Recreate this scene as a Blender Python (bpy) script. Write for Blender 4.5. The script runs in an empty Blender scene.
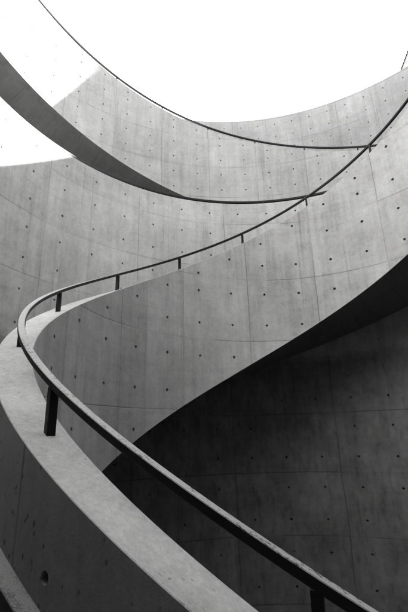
import bpy, math, random
from mathutils import Vector
rnd = random.Random(7)
S = bpy.context.scene
C = S.collection
U = 2.143            # metres per model unit (inner stair radius = 1 unit)
ZF = -1.7            # court floor, in units relative to the eye
D2R = math.pi/180

def pos(ph, R, z):
    a = ph*D2R
    return Vector((-R*math.sin(a)*U, -R*math.cos(a)*U, (z-ZF)*U))
def radial(ph):
    a = ph*D2R
    return Vector((-math.sin(a), -math.cos(a), 0))
def pw(*pts):
    """piecewise linear z(phi)"""
    pts = sorted(pts)
    def f(x):
        if x <= pts[0][0]: return pts[0][1]
        for (a, za), (b, zb) in zip(pts, pts[1:]):
            if x <= b: return za+(zb-za)*(x-a)/(b-a)
        return pts[-1][1]
    f.br = [p[0] for p in pts]
    return f
def off(f, d, lo=None):
    g = lambda x: f(x)+d if lo is None else max(lo, f(x)+d)
    br = list(f.br)
    if lo is not None:
        for a, b in zip(f.br, f.br[1:]):
            fa, fb = f(a)+d-lo, f(b)+d-lo
            if fa*fb < 0: br.append(a+(b-a)*fa/(fa-fb))
    g.br = br
    return g
def angles(p0, p1, step, *fs, extra=()):
    n = max(1, int(math.ceil((p1-p0)/step)))
    L = [p0+(p1-p0)*i/n for i in range(n+1)]
    for f in fs: L += [b for b in getattr(f, 'br', []) if p0 < b < p1]
    L += [e for e in extra if p0 < e < p1]
    L = sorted(L); out = [L[0]]
    for x in L[1:]:
        if x-out[-1] > 1e-4: out.append(x)
    return out

class MB:
    def __init__(s): s.v = []; s.n = []; s.f = []; s.uv = []; s.mi = []
    def vert(s, p, n, uv=(0, 0)):
        s.v.append(p); s.n.append(n); s.uv.append(uv); return len(s.v)-1
    def face(s, ids, mi=0): s.f.append(ids); s.mi.append(mi)
    def poly(s, pts, n, uvs=None, mi=0):
        ids = [s.vert(p, n, uvs[i] if uvs else (p.x*.7, p.y*.7)) for i, p in enumerate(pts)]
        s.orient(ids, n, mi)
    def orient(s, ids, n, mi=0):
        a, b, c = s.v[ids[0]], s.v[ids[1]], s.v[ids[2]]
        if len(ids) > 3: d = s.v[ids[3]]; nn = (c-a).cross(d-b)
        else: nn = (b-a).cross(c-a)
        s.face(ids if nn.dot(n) >= 0 else ids[::-1], mi)
    def build(s, name, mats, parent=None, smooth=True):
        me = bpy.data.meshes.new(name)
        me.from_pydata([tuple(p) for p in s.v], [], s.f)
        uvl = me.uv_layers.new(name='UVMap')
        for l in me.loops: uvl.data[l.index].uv = s.uv[l.vertex_index]
        for m in (mats if isinstance(mats, (list, tuple)) else [mats]): me.materials.append(m)
        for p, mi in zip(me.polygons, s.mi): p.material_index = mi; p.use_smooth = smooth
        if smooth: me.normals_split_custom_set_from_vertices([tuple(n) for n in s.n])
        me.update()
        o = bpy.data.objects.new(name, me); C.objects.link(o)
        if parent:
            o.parent = parent; o.location = -parent.location
        return o
    # --- wall face on a cylinder with real recessed tie holes
    def wall(s, R, facing, p0, p1, zb, zt, uvf, cols=(), rows=(), extra=(), r=.0182, dep=.055, step=1.5, holes=True):
        """facing=-1 looks to the axis, +1 looks away from it"""
        hb = r*1.7/(R*U)/D2R                  # half block in degrees
        hz = r*1.7/U
        cols = [c for c in cols if p0+hb*1.5 < c < p1-hb*1.5] if holes else []
        ex = []
        for c in cols: ex += [c-hb, c+hb]
        L = [a for a in angles(p0, p1, step, zb, zt, extra=ex)]
        keep = []
        for a in L:
            if any(abs(a-c) < hb-1e-6 for c in cols): continue
            keep.append(a)
        L = keep
        nrm = lambda a: radial(a)*facing
        def quad(a, b, za0, za1, zb0, zb1):
            if za1-za0 < 1e-6 and zb1-zb0 < 1e-6: return
            ids = [s.vert(pos(q, R, z), nrm(q), uvf(q, z)) for q, z in ((a, za0), (b, zb0), (b, zb1), (a, za1))]
            s.orient(ids, nrm((a+b)/2))
        for a, b in zip(L, L[1:]):
            c = next((c for c in cols if abs((a+b)/2-c) < hb*.5), None)
            if c is None:
                quad(a, b, zb(a), zt(a), zb(b), zt(b)); continue
            lo = max(zb(a), zb(b)); hi = min(zt(a), zt(b))
            zs = sorted([z for z in rows if lo+hz*1.6 < z < hi-hz*1.6 and all(abs(z-e(c)) > .1 and z < e(c) for e in extra)] +
                        [e(c) for e in extra if lo+hz*1.6 < e(c) < hi-hz*1.6])
            zz = []
            for z in zs:
                if not zz or z-zz[-1] > hz*2.4: zz.append(z)
            ca, cb = zb(a), zb(b)
            for z in zz:
                quad(a, b, ca, z-hz, cb, z-hz); ca = cb = z+hz
                s.hole(R, facing, c, z, a, b, z-hz, z+hz, r, dep, uvf)
            quad(a, b, ca, zt(a), cb, zt(b))
    def hole(s, R, facing, c, z, a, b, z0, z1, r, dep, uvf):
        N = 16; n0 = radial(c)*facing
        r = r*rnd.uniform(.9, 1.08)
        ra = r/(R*U)/D2R; rz = r/U
        cor = []; ring = []
        for i in range(N):
            t = 2*math.pi*i/N; x, y = math.cos(t), math.sin(t)
            m = max(abs(x), abs(y))
            cor.append((c+(b-a)/2*x/m, z+(z1-z0)/2*y/m)); ring.append((c+ra*x, z+rz*y))
        oi = [s.vert(pos(q, R, w), radial(q)*facing, uvf(q, w)) for q, w in cor]
        ii = [s.vert(pos(q, R, w), radial(q)*facing, uvf(q, w)) for q, w in ring]
        Rd = R-facing*dep/U
        wi = []; bi = []
        for k, (q, w) in enumerate(ring):
            t = 2*math.pi*k/N
            tang = Vector((-math.cos(c*D2R), math.sin(c*D2R), 0))
            nn = (tang*math.cos(t)+Vector((0, 0, 1))*math.sin(t))*-1
            wi.append(s.vert(pos(q, R, w), nn, uvf(q, w)))
            qq, ww = c+(q-c)*.85, z+(w-z)*.85
            bi.append(s.vert(pos(qq, Rd, ww), nn, uvf(q, w)))
        for k in range(N):
            j = (k+1) % N
            s.orient([oi[k], oi[j], ii[j], ii[k]], n0)
            mid = (s.n[wi[k]]+s.n[wi[j]])
            s.orient([wi[k], wi[j], bi[j], bi[k]], mid)
        bt = [s.vert(s.v[k].copy(), n0, s.uv[k]) for k in bi]
        # corners of the block that the 16-gon leaves open
        for sx in (-1, 1):
            for sy in (-1, 1):
                pass
        s.orient(bt, n0)
    # --- profile swept along a helix; profile edges are separate strips, normals exact
    def sweep(s, prof, zf, L, closed=True, uvs=1.0, zfs=None, ends=True):
        """prof: (R, dz) points anticlockwise seen with R to the right; zf(phi) base height"""
        n = len(prof); ctr = (sum(p[0] for p in prof)/n, sum(p[1] for p in prof)/n)
        acc = 0
        for i in range(n if closed else n-1):
            (r0, d0), (r1, d1) = prof[i], prof[(i+1) % n]
            prev = None
            for a in L:
                e = 1e-3
                P0 = pos(a, r0, zf(a)+d0); P1 = pos(a, r1, zf(a)+d1)
                b0, b1 = max(a-e, L[0]), min(a+e, L[-1])
                T = (pos(b1, r0, zf(b1)+d0)-pos(b0, r0, zf(b0)+d0))
                E = P1-P0
                nn = T.cross(E).normalized()
                # outward test in the r-z plane
                out = Vector(((d1-d0), -(r1-r0)))
                w = radial(a)*out[0]+Vector((0, 0, 1))*out[1]
                if nn.dot(w) < 0: nn = -nn
                uu = a*D2R*((r0+r1)/2)*U*uvs
                ids = (s.vert(P0, nn, (uu, acc)), s.vert(P1, nn, (uu, acc+E.length*uvs)))
                if prev: s.orient([prev[0], ids[0], ids[1], prev[1]], nn)
                prev = ids
            acc += math.hypot(r1-r0, d1-d0)*U*uvs
        if closed and ends:
            for a, sg in ((L[0], -1), (L[-1], 1)):
                T = (pos(a+.01, 1, 0)-pos(a-.01, 1, 0)).normalized()*sg
                s.poly([pos(a, r, zf(a)+d) for r, d in prof], T)

def box(mb, c, ax, ay, az):
    """box from centre and three half vectors"""
    for n, u, v in ((ax, ay, az), (ay, ax, az), (az, ax, ay)):
        for sg in (1, -1):
            q = [c+n*sg+u*i+v*j for i, j in ((-1, -1), (1, -1), (1, 1), (-1, 1))]
            mb.poly(q, n.normalized()*sg)

# ------------------------------------------------------------------ materials
def nodes(name):
    m = bpy.data.materials.new(name); m.use_nodes = True
    nt = m.node_tree; nt.nodes.clear()
    o = nt.nodes.new('ShaderNodeOutputMaterial'); b = nt.nodes.new('ShaderNodeBsdfPrincipled')
    nt.links.new(b.outputs[0], o.inputs[0])
    return m, nt, b
class NT:
    def __init__(s, nt): s.nt = nt
    def N(s, t, **kw):
        n = s.nt.nodes.new(t)
        for k, v in kw.items(): setattr(n, k, v)
        return n
    def L(s, a, b): s.nt.links.new(a, b)
    def m(s, op, a, b=None, c=None, clamp=False):
        n = s.N('ShaderNodeMath', operation=op); n.use_clamp = clamp
        for i, x in enumerate((a, b, c)):
            if x is None: continue
            if isinstance(x, (int, float)): n.inputs[i].default_value = x
            else: s.L(x, n.inputs[i])
        return n.outputs[0]
    def noise(s, vec, scale, detail=4, rough=.55, dist=0):
        n = s.N('ShaderNodeTexNoise'); n.inputs['Scale'].default_value = scale
        n.inputs['Detail'].default_value = detail; n.inputs['Roughness'].default_value = rough
        n.inputs['Distortion'].default_value = dist
        s.L(vec, n.inputs['Vector']); return n.outputs['Fac']
    def ramp(s, x, a, b, lo=0., hi=1., smooth=True):
        n = s.N('ShaderNodeMapRange'); n.interpolation_type = 'SMOOTHSTEP' if smooth else 'LINEAR'
        s.L(x, n.inputs[0])
        for i, v in ((1, a), (2, b), (3, lo), (4, hi)): n.inputs[i].default_value = v
        return n.outputs[0]
    def mapv(s, vec, sc, loc=(0, 0, 0)):
        n = s.N('ShaderNodeMapping'); n.inputs['Scale'].default_value = sc; n.inputs['Location'].default_value = loc
        s.L(vec, n.inputs['Vector']); return n.outputs[0]

def concrete(name, base, pw_m=None, ph_m=None, stain=1., pits=1., joint=1., dabs=0., seed=0., shade_joint=None, jw=1., tone=.055, specks=0.):
    """fair-faced concrete; pw_m, ph_m: formwork panel size in metres, UV integers are joints"""
    m, nt, b = nodes(name); k = NT(nt)
    tc = k.N('ShaderNodeTexCoord'); geo = k.N('ShaderNodeNewGeometry')
    P = k.mapv(geo.outputs['Position'], (1, 1, 1), (seed*13.1, seed*7.7, seed*3.3))
    uv = tc.outputs['UV']
    big = k.noise(P, .55, 3); mid = k.noise(P, 2.6, 5, .62); small = k.noise(P, 14, 5, .65); grain = k.noise(P, 160, 2, .6)
    cloud = k.noise(P, 5.5, 6, .7, .6)
    f = k.m('ADD', k.ramp(big, .3, .7, -.10*stain, .10*stain, False), k.ramp(mid, .3, .7, -.10*stain, .10*stain, False))
    f = k.m('ADD', f, k.ramp(small, .3, .7, -.085, .085, False))
    fine = k.noise(P, 46, 4, .75); f = k.m('ADD', f, k.ramp(fine, .3, .7, -.07*stain, .07*stain, False))
    f = k.m('ADD', f, k.ramp(grain, .3, .7, -.08, .08, False))
    f = k.m('ADD', f, k.ramp(cloud, .55, .75, 0, -.10*stain))
    h = k.m('ADD', k.m('MULTIPLY', grain, .25), k.m('MULTIPLY', small, .8))
    if pw_m:
        sep = k.N('ShaderNodeSeparateXYZ'); k.L(uv, sep.inputs[0])
        u, v = sep.outputs[0], sep.outputs[1]
        # metre coordinates on the unrolled wall
        cmb = k.N('ShaderNodeCombineXYZ'); k.L(k.m('MULTIPLY', u, pw_m), cmb.inputs[0]); k.L(k.m('MULTIPLY', v, ph_m), cmb.inputs[1])
        cmb.inputs[2].default_value = seed*5.3
        W = cmb.outputs[0]
        # vertical weather streaks / form release marks
        st = k.noise(k.mapv(W, (7, .55, 1)), 1., 5, .6)
        f = k.m('ADD', f, k.ramp(st, .3, .7, -.09*stain, .09*stain, False))
        st2 = k.noise(k.mapv(W, (26, 1.6, 1)), 1., 3, .6)
        f = k.m('ADD', f, k.ramp(st2, .35, .7, .03, -.05, False))
        run = k.noise(k.mapv(W, (18, .22, 1), (5, 2, 0)), 1., 4, .65)
        f = k.m('ADD', f, k.ramp(run, .58, .74, 0, -.17*stain))
        # diagonal faint scuffs left by the bent boards
        sc = k.noise(k.mapv(W, (.6, 9, 1)), 1., 4, .6, .4)
        f = k.m('ADD', f, k.ramp(sc, .5, .75, 0, -.06*stain))
        wob = k.m('MULTIPLY', k.m('SUBTRACT', k.noise(W, 1.3, 4), .5), .035)
        uj = k.m('ADD', u, wob); vj = k.m('ADD', v, k.m('MULTIPLY', wob, .7))
        # panel tone, each cast a little differently
        fl = k.N('ShaderNodeCombineXYZ'); k.L(k.m('FLOOR', uj), fl.inputs[0]); k.L(k.m('FLOOR', vj), fl.inputs[1]); fl.inputs[2].default_value = seed
        wn = k.N('ShaderNodeTexWhiteNoise'); k.L(fl.outputs[0], wn.inputs[0])
        f = k.m('ADD', f, k.ramp(wn.outputs[0], 0, 1, -tone, tone, False))
        def line(c, size, w):
            d = k.m('MULTIPLY', k.m('ABSOLUTE', k.m('SUBTRACT', k.m('FRACT', k.m('ADD', c, .5)), .5)), size)
            return k.ramp(d, w*.35, w, 1, 0), k.ramp(d, 0, w*7, 1, 0)
        fade_v = k.ramp(k.noise(W, .9, 3), .38, .6, .35, 1.)
        fade_h = k.ramp(k.noise(k.mapv(W, (1, 1, 1), (9, 4, 0)), .8, 3), .40, .58, .12, 1.)
        lv, hv = line(uj, pw_m, .0085*jw); lh, hh = line(vj, ph_m, .0075*jw)
        lv = k.m('MULTIPLY', lv, fade_v); lh = k.m('MULTIPLY', lh, fade_h)
        ln = k.m('MAXIMUM', lv, lh)
        if shade_joint is not None: ln = k.m('MULTIPLY', ln, k.ramp(v, 1.3, .8, .6, 1.))
        halo = k.m('MULTIPLY', k.m('MAXIMUM', hv, hh), k.ramp(mid, .4, .7, -.03, .10, False))
        f = k.m('SUBTRACT', f, k.m('MULTIPLY', halo, joint))
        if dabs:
            # rows of vertical water smears between the joints
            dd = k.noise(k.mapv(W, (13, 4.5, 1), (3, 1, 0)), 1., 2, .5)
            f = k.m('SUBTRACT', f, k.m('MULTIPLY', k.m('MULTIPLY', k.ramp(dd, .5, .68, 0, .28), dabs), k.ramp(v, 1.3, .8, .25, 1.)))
        h = k.m('SUBTRACT', h, k.m('MULTIPLY', ln, 1.6*joint))
    else: ln = None
    if shade_joint is not None:
        # shade under the stair, with some grime, painted below a ragged joint line
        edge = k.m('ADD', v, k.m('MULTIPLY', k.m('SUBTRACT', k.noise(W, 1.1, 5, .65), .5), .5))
        shade_grime = k.ramp(edge, shade_joint-.12, shade_joint+.12, 1, 0)
    # air-bubble pits
    vo = k.N('ShaderNodeTexVoronoi'); vo.inputs['Scale'].default_value = 22; k.L(P, vo.inputs['Vector'])
    rr = k.N('ShaderNodeSeparateXYZ'); k.L(vo.outputs['Color'], rr.inputs[0])
    rad = k.ramp(rr.outputs[0], .80, 1., 0., .12, False)
    pit = k.ramp(k.m('SUBTRACT', vo.outputs['Distance'], rad), -.03, .015, 1, 0)
    pit = k.m('MULTIPLY', pit, k.ramp(rr.outputs[0], .80, .81, 0, 1))
    pit = k.m('MULTIPLY', pit, k.ramp(k.noise(P, 1.7, 3), .42, .62, .15, 1.))
    pit = k.m('MULTIPLY', pit, min(1., .75*pits))
    h = k.m('SUBTRACT', h, k.m('MULTIPLY', pit, 1.5))
    if specks:
        # larger blow holes and dark spatter
        v2 = k.N('ShaderNodeTexVoronoi'); v2.inputs['Scale'].default_value = 48; k.L(k.mapv(P, (1, 1, .7), (2.2, 5.1, .4)), v2.inputs['Vector'])
        c2 = k.N('ShaderNodeSeparateXYZ'); k.L(v2.outputs['Color'], c2.inputs[0])
        r2_ = k.ramp(c2.outputs[1], .74, 1., .06, .33, False)
        ragged = k.m('ADD', v2.outputs['Distance'], k.m('MULTIPLY', k.m('SUBTRACT', k.noise(P, 120, 3), .5), .25))
        s2_ = k.m('MULTIPLY', k.ramp(k.m('SUBTRACT', ragged, r2_), -.05, .05, 1, 0), k.ramp(c2.outputs[1], .74, .75, 0, 1))
        s2_ = k.m('MULTIPLY', s2_, k.ramp(k.noise(P, 3.5, 3), .40, .55, 0, specks))
        pit = k.m('MAXIMUM', pit, s2_)
    val = k.m('MULTIPLY', k.m('ADD', f, 1.), base)
    val = k.m('MULTIPLY', val, k.m('SUBTRACT', 1., k.m('MULTIPLY', pit, .7)))
    if ln is not None: val = k.m('MULTIPLY', val, k.m('SUBTRACT', 1., k.m('MULTIPLY', ln, .42*joint)))
    if shade_joint is not None: val = k.m('MULTIPLY', val, k.m('SUBTRACT', 1., k.m('MULTIPLY', shade_grime, k.ramp(mid, .3, .7, .64, .50, False))))
    val = k.m('MAXIMUM', val, .01)
    cc = k.N('ShaderNodeCombineColor')
    for i, t in enumerate((1., 1., 1.)): k.L(val, cc.inputs[i])
    k.L(cc.outputs[0], b.inputs['Base Color'])
    b.inputs['Specular IOR Level'].default_value = .35
    k.L(k.ramp(mid, .3, .7, .62, .85, False), b.inputs['Roughness'])
    bp = k.N('ShaderNodeBump'); bp.inputs['Strength'].default_value = .35; bp.inputs['Distance'].default_value = .006
    k.L(h, bp.inputs['Height']); k.L(bp.outputs[0], b.inputs['Normal'])
    return m

def steel(name, lo, hi, rough=.5, fleck=.12, sc=1.):
    m, nt, b = nodes(name); k = NT(nt)
    geo = k.N('ShaderNodeNewGeometry'); P = geo.outputs['Position']
    tc = k.N('ShaderNodeTexCoord')
    n1 = k.noise(k.mapv(tc.outputs['UV'], (5, 22, 1)), 1., 4, .6, .3); n2 = k.noise(P, 40, 4, .7); n3 = k.noise(P, 220, 2)
    n4 = k.noise(k.mapv(P, (1, 1, 1), (3, 8, 1)), 100*sc, 4, .75, .5)
    patch = k.ramp(n1, .38, .62, .045, -.045, False)
    dust = k.ramp(k.m('ADD', k.m('ADD', k.m('MULTIPLY', n2, .4), k.m('MULTIPLY', n4, .6)), k.m('MULTIPLY', patch, -1.)), .40, .46, fleck, 1)
    dust = k.m('MULTIPLY', dust, k.ramp(n3, .3, .7, .75, 1.1, False))
    # dust and water spots lie on the upward faces only
    sp = k.N('ShaderNodeSeparateXYZ'); k.L(geo.outputs['True Normal'], sp.inputs[0])
    up = k.ramp(sp.outputs[2], .45, .8, 0, 1)
    v = k.m('MULTIPLY', k.m('MULTIPLY', dust, up), hi-lo)
    v = k.m('ADD', k.m('ADD', v, lo), k.m('MULTIPLY', k.m('SUBTRACT', n3, .5), lo*.8))
    cc = k.N('ShaderNodeCombineColor')
    for i in range(3): k.L(v, cc.inputs[i])
    k.L(cc.outputs[0], b.inputs['Base Color'])
    k.L(k.ramp(n2, .3, .7, rough-.1, rough+.15, False), b.inputs['Roughness'])
    b.inputs['Specular IOR Level'].default_value = .18
    bp = k.N('ShaderNodeBump'); bp.inputs['Strength'].default_value = .15; bp.inputs['Distance'].default_value = .002
    k.L(n2, bp.inputs['Height']); k.L(bp.outputs[0], b.inputs['Normal'])
    return m

P1DEG, PH = 25.68, .4155            # formwork panel: degrees, units of height
BASE = .22
def panel_m(R, deg): return deg*D2R*R*U
M_par = concrete('parapet_concrete', BASE*1.3, panel_m(1, P1DEG), PH*U, seed=1, stain=1.5, tone=.07)
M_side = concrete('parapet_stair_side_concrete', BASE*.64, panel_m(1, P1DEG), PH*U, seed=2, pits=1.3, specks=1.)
M_drum = concrete('round_wall_concrete', BASE*1.3, panel_m(1.733, P1DEG), PH*U, seed=3, stain=1.45, tone=.07, dabs=.7, shade_joint=1.05, jw=1.5)
M_upp = concrete('upper_parapet_concrete', .245, panel_m(2.576, 12.65), PH*U, seed=4, stain=1.35)
M_out = concrete('outer_wall_concrete', .21, panel_m(3.21, 8.56), PH*U, seed=5, tone=.03, stain=1.3)
M_cap = concrete('coping_concrete', BASE*1.35, seed=6, pits=1., stain=2.1, specks=.45)
M_slab = concrete('stair_concrete', BASE*.6, seed=7)
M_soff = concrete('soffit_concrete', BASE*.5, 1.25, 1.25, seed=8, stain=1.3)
M_floor = concrete('floor_concrete', .06, seed=9)
M_wrail = steel('weathered_steel', .012, .105, fleck=.38, sc=1.8)
M_rail = steel('dark_painted_steel', .006, .26)

# ------------------------------------------------------------------ helpers for things
def tag(o, label, cat, group=None):
    o['label'] = label; o['category'] = cat; o['kind'] = 'thing'
    if group: o['group'] = group
def thing(name, label, cat, loc=(0, 0, 0), group=None):
    o = bpy.data.objects.new(name, None); C.objects.link(o); o.location = loc
    o.empty_display_size = .3
    tag(o, label, cat, group); return o
def uvmap(ph0, deg, z0=.1365):
    return lambda q, z: ((q-ph0)/deg, (z-z0)/PH)

ROWS = [.1365+PH*(i+f) for i in range(-6, 12) for f in (.25, .755)]
K1 = .5579*D2R; Z1 = -.2569
FLOOR = ZF
TERR = 1.60
CH = .003/U

def parapet(mb, R, t, p0, p1, top, h, lo, cols, uvf, rimrow, holes_out=True, lab=0, out_cols=()):
    bot = off(top, -h, lo)
    tc = off(top, -CH)
    bot2 = off(top, -h+CH*0, lo)
    mb.wall(R, -1, p0, p1, bot, tc, uvf, cols, ROWS, [off(top, rimrow)])
    m0 = len(mb.f)
    L = angles(p0, p1, 1.5, top, bot)
    # coping with small chamfers
    n0 = len(mb.f)
    mb.sweep([(R, -CH), (R+CH, 0), (R+t-CH, 0), (R+t, -CH)][::-1], top, L, closed=False)
    for i in range(n0, len(mb.f)): mb.mi[i] = 1
    n0 = len(mb.f)
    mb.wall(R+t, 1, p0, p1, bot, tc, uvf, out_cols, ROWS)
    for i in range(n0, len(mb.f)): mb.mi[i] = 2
    n0 = len(mb.f)
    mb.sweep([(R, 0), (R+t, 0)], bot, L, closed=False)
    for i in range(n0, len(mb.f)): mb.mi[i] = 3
    for a, sg in ((p0, -1), (p1, 1)):
        T = (pos(a+.01, 1, 0)-pos(a-.01, 1, 0)).normalized()*sg
        mb.poly([pos(a, R, bot(a)), pos(a, R+t, bot(a)), pos(a, R+t, tc(a)), pos(a, R, tc(a))], T)

def rail_prof(R, w, hgt, ch=.0025):
    w = w/U/2; hh = hgt/U/2; c = ch/U
    return [(R-w, -hh+c), (R-w+c, -hh), (R+w-c, -hh), (R+w, -hh+c), (R+w, hh-c), (R+w-c, hh), (R-w+c, hh), (R-w, hh-c)]

def rail(R, zf, p0, p1, parent, w=.05, hgt=.046):
    mb = MB(); mb.sweep(rail_prof(R, w, hgt), zf, angles(p0, p1, 1., zf))
    return mb.build('handrail', M_rail, parent)

def post(ph, R, z0, z1, parent, wt=.045, wr=.045, root=None, plate=True, ztf=None):
    mb = MB()
    r = radial(ph); t = Vector((-math.cos(ph*D2R), math.sin(ph*D2R), 0))
    c0, c1 = pos(ph, R, z0), pos(ph, R, z1)
    box(mb, (c0+c1)/2, r*wr/2, t*wt/2, Vector((0, 0, (c1-c0).z/2)))
    o = mb.build('post', M_rail, None, smooth=False)
    o.parent = parent; o.location = (0, 0, 0)
    return o

def steps(mb, Ri, Ro, p0, n, dph, z0, rise, soffit, pend, zend, step=1.0, soff_mi=1):
    """n treads counting up from angle p0; dph may be negative; soffit(phi) = underside"""
    up = Vector((0, 0, 1)); sgn = 1 if dph > 0 else -1
    nos = .006/U
    for i in range(n):
        a, b = p0+i*dph, p0+(i+1)*dph
        zt = z0+(i+1)*rise; zl = z0+i*rise
        T = (pos(a+.01, 1, 0)-pos(a-.01, 1, 0)).normalized()*-sgn
        mb.poly([pos(a, Ri, zl), pos(a, Ro, zl), pos(a, Ro, zt), pos(a, Ri, zt)], T)
        m = 6
        for j in range(m):
            u, v = a+(b-a)*j/m, a+(b-a)*(j+1)/m
            mb.poly([pos(u, Ri, zt), pos(u, Ro, zt), pos(v, Ro, zt), pos(v, Ri, zt)], up)
    b = p0+n*dph
    # landing
    m = max(1, int(abs(pend-b)/1.5))
    for j in range(m):
        u, v = b+(pend-b)*j/m, b+(pend-b)*(j+1)/m
        mb.poly([pos(u, Ri, zend), pos(u, Ro, zend), pos(v, Ro, zend), pos(v, Ri, zend)], up)
    lo, hi = min(p0, pend), max(p0, pend)
    n0 = len(mb.f)
    L = angles(lo, hi, step, soffit)
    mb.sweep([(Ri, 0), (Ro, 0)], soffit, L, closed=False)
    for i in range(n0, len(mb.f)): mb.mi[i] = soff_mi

# ------------------------------------------------------------------ inner spiral stair
T1, H1 = .0878, .8344
PA, PB, PE = -105., 232.8, 258.
top1 = pw((PA, Z1+K1*PA), (PB, Z1+K1*PB), (PE+40, Z1+K1*PB))
inner = thing('spiral_stair', 'lower concrete spiral stair in front, its parapet and dark handrail sweeping round the well',
              'staircase', (0, 0, 0), None)
mb = MB()
J1 = 102.8-P1DEG*8
cols1 = [J1+P1DEG*(i+f) for i in range(0, 20) for f in (.25, .75)]
parapet(mb, 1., T1, PA, PE, top1, H1, FLOOR-.02, cols1, uvmap(J1, P1DEG), -.0735, out_cols=(20.9,))
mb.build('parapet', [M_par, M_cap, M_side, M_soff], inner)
mb = MB()
NS = 44
rise1 = (TERR-FLOOR)/NS
dph1 = (PB-PA)/NS
steps(mb, 1.0878-.015, 1.733+.012, PA, NS, dph1, FLOOR, rise1, off(top1, -H1+.002, FLOOR-.02), 284., TERR)
mb.build('steps', [M_slab, M_soff], inner)
R1r, HR = 1.0359, .0869
hr1 = rail(R1r, off(top1, HR), PA+6, PE-1, inner, .036, .031)
for a in (-74., -48.8, -23.6, 2.0, 27.2, 52.0, 76.5, 102.6, 128.3, 154., 180., 205.7, 231.4):
    post(a, R1r, top1(a)-.004, top1(a)+HR-.006, hr1, .027, .034)
# stair-side rail on brackets
R2r = 1.146; dz2 = -.112
mb = MB(); zf = off(top1, dz2); mb.sweep(rail_prof(R2r, .056, .05), zf, angles(PA+6, PE-1, 1., zf))
wr = mb.build('wall_rail', M_wrail, inner)
for i in range(-4, 7):
    a = 102.6+25.7*(i-1)+9
    if not PA+8 < a < PE-2: continue
    mb = MB(); r = radial(a); t = Vector((-math.cos(a*D2R), math.sin(a*D2R), 0))
    z = top1(a)+dz2-.006
    c = (pos(a, 1.0878-.004, z)+pos(a, R2r-.008, z))/2
    box(mb, c, r*(R2r-.008-1.0878+.004)*U/2, t*.02, Vector((0, 0, .012)))
    o = mb.build('bracket', M_rail, None, smooth=False); o.parent = wr

# ------------------------------------------------------------------ round drum wall with its handrail
ATOP = 2.010; RA = 1.733; TA = .0878
drum = thing('round_wall', 'tall round concrete wall behind the lower stair, topped by a level dark handrail', 'wall', (0, 0, 0))
mb = MB()
JA = 103.75-P1DEG*12
colsA = [JA+P1DEG*(i+f) for i in range(0, 26) for f in (1/6, .5, 5/6)]
uvA = uvmap(JA, P1DEG)
O0, O1 = 262., 278.
flatA = pw((-90, ATOP), (300, ATOP)); botA = pw((-90, FLOOR-.02), (300, FLOOR-.02)); topO = pw((-90, TERR-.004), (300, TERR-.004))
parts = [(O1-360, O0, flatA), (O0, O1, topO)]
for p0, p1, tf in parts:
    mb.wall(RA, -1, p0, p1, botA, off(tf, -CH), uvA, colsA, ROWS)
    L = angles(p0, p1, 1.5)
    n0 = len(mb.f)
    mb.sweep([(RA, -CH), (RA+CH, 0), (RA+TA-CH, 0), (RA+TA, -CH)][::-1], tf, L, closed=False)
    for i in range(n0, len(mb.f)): mb.mi[i] = 1
    mb.wall(RA+TA, 1, p0, p1, botA, off(tf, -CH), uvA)
for a, sg in ((O1-360, -1), (O0, 1)):
    T = (pos(a+.01, 1, 0)-pos(a-.01, 1, 0)).normalized()*sg
    mb.poly([pos(a, RA, TERR-.05), pos(a, RA+TA, TERR-.05), pos(a, RA+TA, ATOP-CH), pos(a, RA, ATOP-CH)], T)
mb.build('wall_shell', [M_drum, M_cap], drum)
RAr = 1.785
zr = pw((-90, 2.058), (300, 2.058))
hrA = rail(RAr, zr, O1-360+1, O0-1, drum, .042, .042)
for i in range(-6, 20):
    a = 154.6+12.85*(i-6)
    if O1-360+2 < a < O0-2: post(a, RAr, ATOP-.004, 2.05, hrA, .04, .04)

# ------------------------------------------------------------------ upper stair
RB, TB, HB = 2.576, .085, 1.0905
KB = -.947*D2R
BE = 250.; BS = 87.
topB = pw((60., 6.1642+KB*BS), (BS, 6.1642+KB*BS), (BE, 6.1642+KB*BE), (262., 6.1642+KB*BE))
upper = thing('spiral_stair', 'upper concrete spiral stair behind the round wall, dark wedge of soffit under its parapet', 'staircase',
              (0, 0, (TERR-ZF)*U))
JB = 142.95-12.65*8
colsB = [JB+12.65*(i+f) for i in range(-4, 30) for f in (.25, .75)]
mb = MB()
parapet(mb, RB, TB, 60., 258., topB, HB, TERR-.02, colsB, uvmap(JB, 12.65), -.0735)
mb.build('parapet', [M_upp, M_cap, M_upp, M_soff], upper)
zroof = topB(60)-.42
nB = 37
mb = MB()
steps(mb, RB+TB-.015, 3.21+.012, BE, nB, (BS-BE)/nB, TERR, (zroof-TERR)/nB, off(topB, -HB+.003, TERR-.02), 60., zroof)
mb.build('steps', [M_slab, M_soff], upper)
hrB = rail(RB+.032, off(topB, .0655), 61., 257., upper, .042, .04)
for i in range(-5, 12):
    a = 130.45+12.65*i
    if 62 < a < 256: post(a, RB+.032, topB(a)-.004, topB(a)+.058, hrB, .03, .03)

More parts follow.
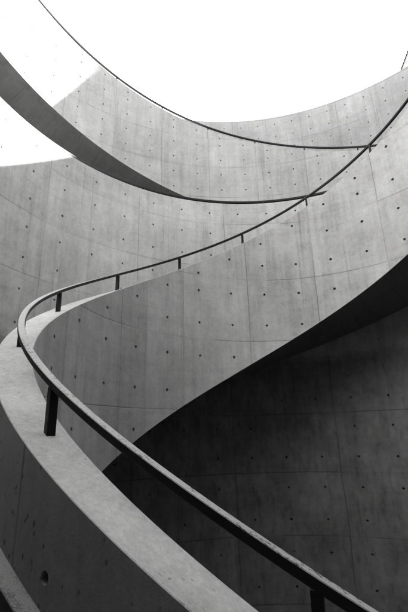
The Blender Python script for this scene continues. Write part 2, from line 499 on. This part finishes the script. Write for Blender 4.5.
# ------------------------------------------------------------------ outer wall
RD, TD, DTOP = 3.211, .1, 4.314
outer = MB()
JD = 180.9-8.56*20
colsD = [JD+8.56*(i+f) for i in range(0, 42) for f in (.25, .75)]
uvD = uvmap(JD, 8.56)
fD = pw((0, DTOP), (228, DTOP), (246, 7.6), (325, 7.6), (343, DTOP), (360, DTOP)); bD = pw((0, TERR-.03), (360, TERR-.03))  # unseen east stretch raised only to shade the parapet's left and the lower wall
outer.wall(RD, -1, 0, 130, bD, off(fD, -CH), uvD)
outer.wall(RD, -1, 130, 250, bD, off(fD, -CH), uvD, colsD, ROWS)
outer.wall(RD, -1, 250, 360, bD, off(fD, -CH), uvD)
n0 = len(outer.f)
outer.sweep([(RD, -CH), (RD+CH, 0), (RD+TD-CH, 0), (RD+TD, -CH)][::-1], fD, angles(0, 360, 1.5, fD), closed=False)
for i in range(n0, len(outer.f)): outer.mi[i] = 1
outer.wall(RD+TD, 1, 0, 360, bD, off(fD, -CH), uvD)
o = outer.build('outer_wall', [M_out, M_cap])
tag(o, 'outermost curved concrete wall at the back, its plain rim against the sky', 'wall')

# ------------------------------------------------------------------ raking screen beyond the outer wall
M_pale = concrete('pale_painted_panel', .30, seed=11, stain=.6)
RG = 3.46
gs = thing('raking_screen', 'pale raking screen with thin dark edge, beyond the outer wall rim', 'screen', pos(206, RG, 3.97))
G0 = (203.85, 4.545); G1 = (205.97, 4.776); G2 = (208.2, 5.02); G3 = (246., 5.02); GZ = 3.945
ztopG = pw((G0[0]-3.4, 4.12), G0, G1, G2, G3)
L = angles(G0[0]-3.4, G3[0], .5, ztopG)
mb = MB()
for R, s_ in ((RG, -1), (RG+.008, 1)):
    mb.wall(R, s_, L[0], L[-1], pw((0, GZ), (360, GZ)), ztopG, lambda q, z: (q, z), step=.5)
mb.build('panel', M_pale, gs)
mb = MB(); mb.sweep(rail_prof(RG+.004, .055, .06), ztopG, L); mb.build('edge_rail', M_rail, gs)

# ------------------------------------------------------------------ ground levels
def disc(name, R0, R1, z, mat, th=.08, rings=1):
    mb = MB(); up = Vector((0, 0, 1))
    Rs = [R0+(R1-R0)*i/rings for i in range(rings+1)]
    for a in range(0, 360, 2):
        for r0, r1 in zip(Rs, Rs[1:]):
            pts = [pos(a, r0, z), pos(a, r1, z), pos(a+2, r1, z), pos(a+2, r0, z)]
            if r0 < 1e-6: pts = pts[1:]
            mb.poly(pts, up)
            if th:
                mb.poly([p-Vector((0, 0, th*U)) for p in pts], -up)
    o = mb.build(name, mat); o['kind'] = 'structure'; return o
disc('court_floor', 0, 1.76, FLOOR, M_floor)
disc('terrace', RA+.04, RD+.05, TERR-.002, M_floor)
disc('plaza_ground', RD+.06, 140, 3.94, M_floor, th=0, rings=4)

# ------------------------------------------------------------------ camera
f, pitch, roll, yaw, cy = 398.45, .3125, -.0262, -.2932, 1.5381
fw = Vector((math.sin(yaw)*math.cos(pitch), math.cos(yaw)*math.cos(pitch), math.sin(pitch)))
rt = Vector((math.cos(yaw), -math.sin(yaw), 0)); up = rt.cross(fw)
r2 = rt*math.cos(roll)+up*math.sin(roll); u2 = up*math.cos(roll)-rt*math.sin(roll)
cd = bpy.data.cameras.new('camera'); cam = bpy.data.objects.new('camera', cd); C.objects.link(cam)
from mathutils import Matrix
mt = Matrix(((r2.x, u2.x, -fw.x), (r2.y, u2.y, -fw.y), (r2.z, u2.z, -fw.z))).to_4x4()
mt.translation = Vector((0, -cy*U, -ZF*U))
cam.matrix_world = mt
cd.sensor_fit = 'HORIZONTAL'; cd.sensor_width = 36; cd.lens = 36*f/408
cd.clip_start = .05; cd.clip_end = 2000
S.camera = cam

# ------------------------------------------------------------------ daylight
EL, AZ = math.radians(35.1), math.radians(36)
sd = Vector((math.sin(AZ)*math.cos(EL), math.cos(AZ)*math.cos(EL), math.sin(EL)))
ld = bpy.data.lights.new('sun', 'SUN'); ld.energy = 3.8; ld.angle = math.radians(.8); ld.color = (1, .99, .975)
sun = bpy.data.objects.new('sun', ld); C.objects.link(sun); sun.rotation_euler = sd.to_track_quat('Z', 'Y').to_euler()
sun.location = (0, 0, 30)
w = bpy.data.worlds.new('World'); S.world = w; w.use_nodes = True
nt = w.node_tree; nt.nodes.clear(); k = NT(nt)
sky = k.N('ShaderNodeTexSky'); sky.sky_type = 'NISHITA'; sky.sun_disc = False
sky.sun_elevation = EL; sky.sun_rotation = AZ
sky.air_density = 1.0; sky.dust_density = 1.0; sky.ozone_density = 1.0
bw = k.N('ShaderNodeRGBToBW'); bg = k.N('ShaderNodeBackground'); out = k.N('ShaderNodeOutputWorld')
k.L(sky.outputs[0], bw.inputs[0]); k.L(bw.outputs[0], bg.inputs[0]); bg.inputs[1].default_value = .055
k.L(bg.outputs[0], out.inputs[0])

S.view_settings.view_transform = 'Standard'; S.view_settings.look = 'None'
S.view_settings.gamma = 1; S.view_settings.use_curve_mapping = False
S.view_settings.exposure = 5.08
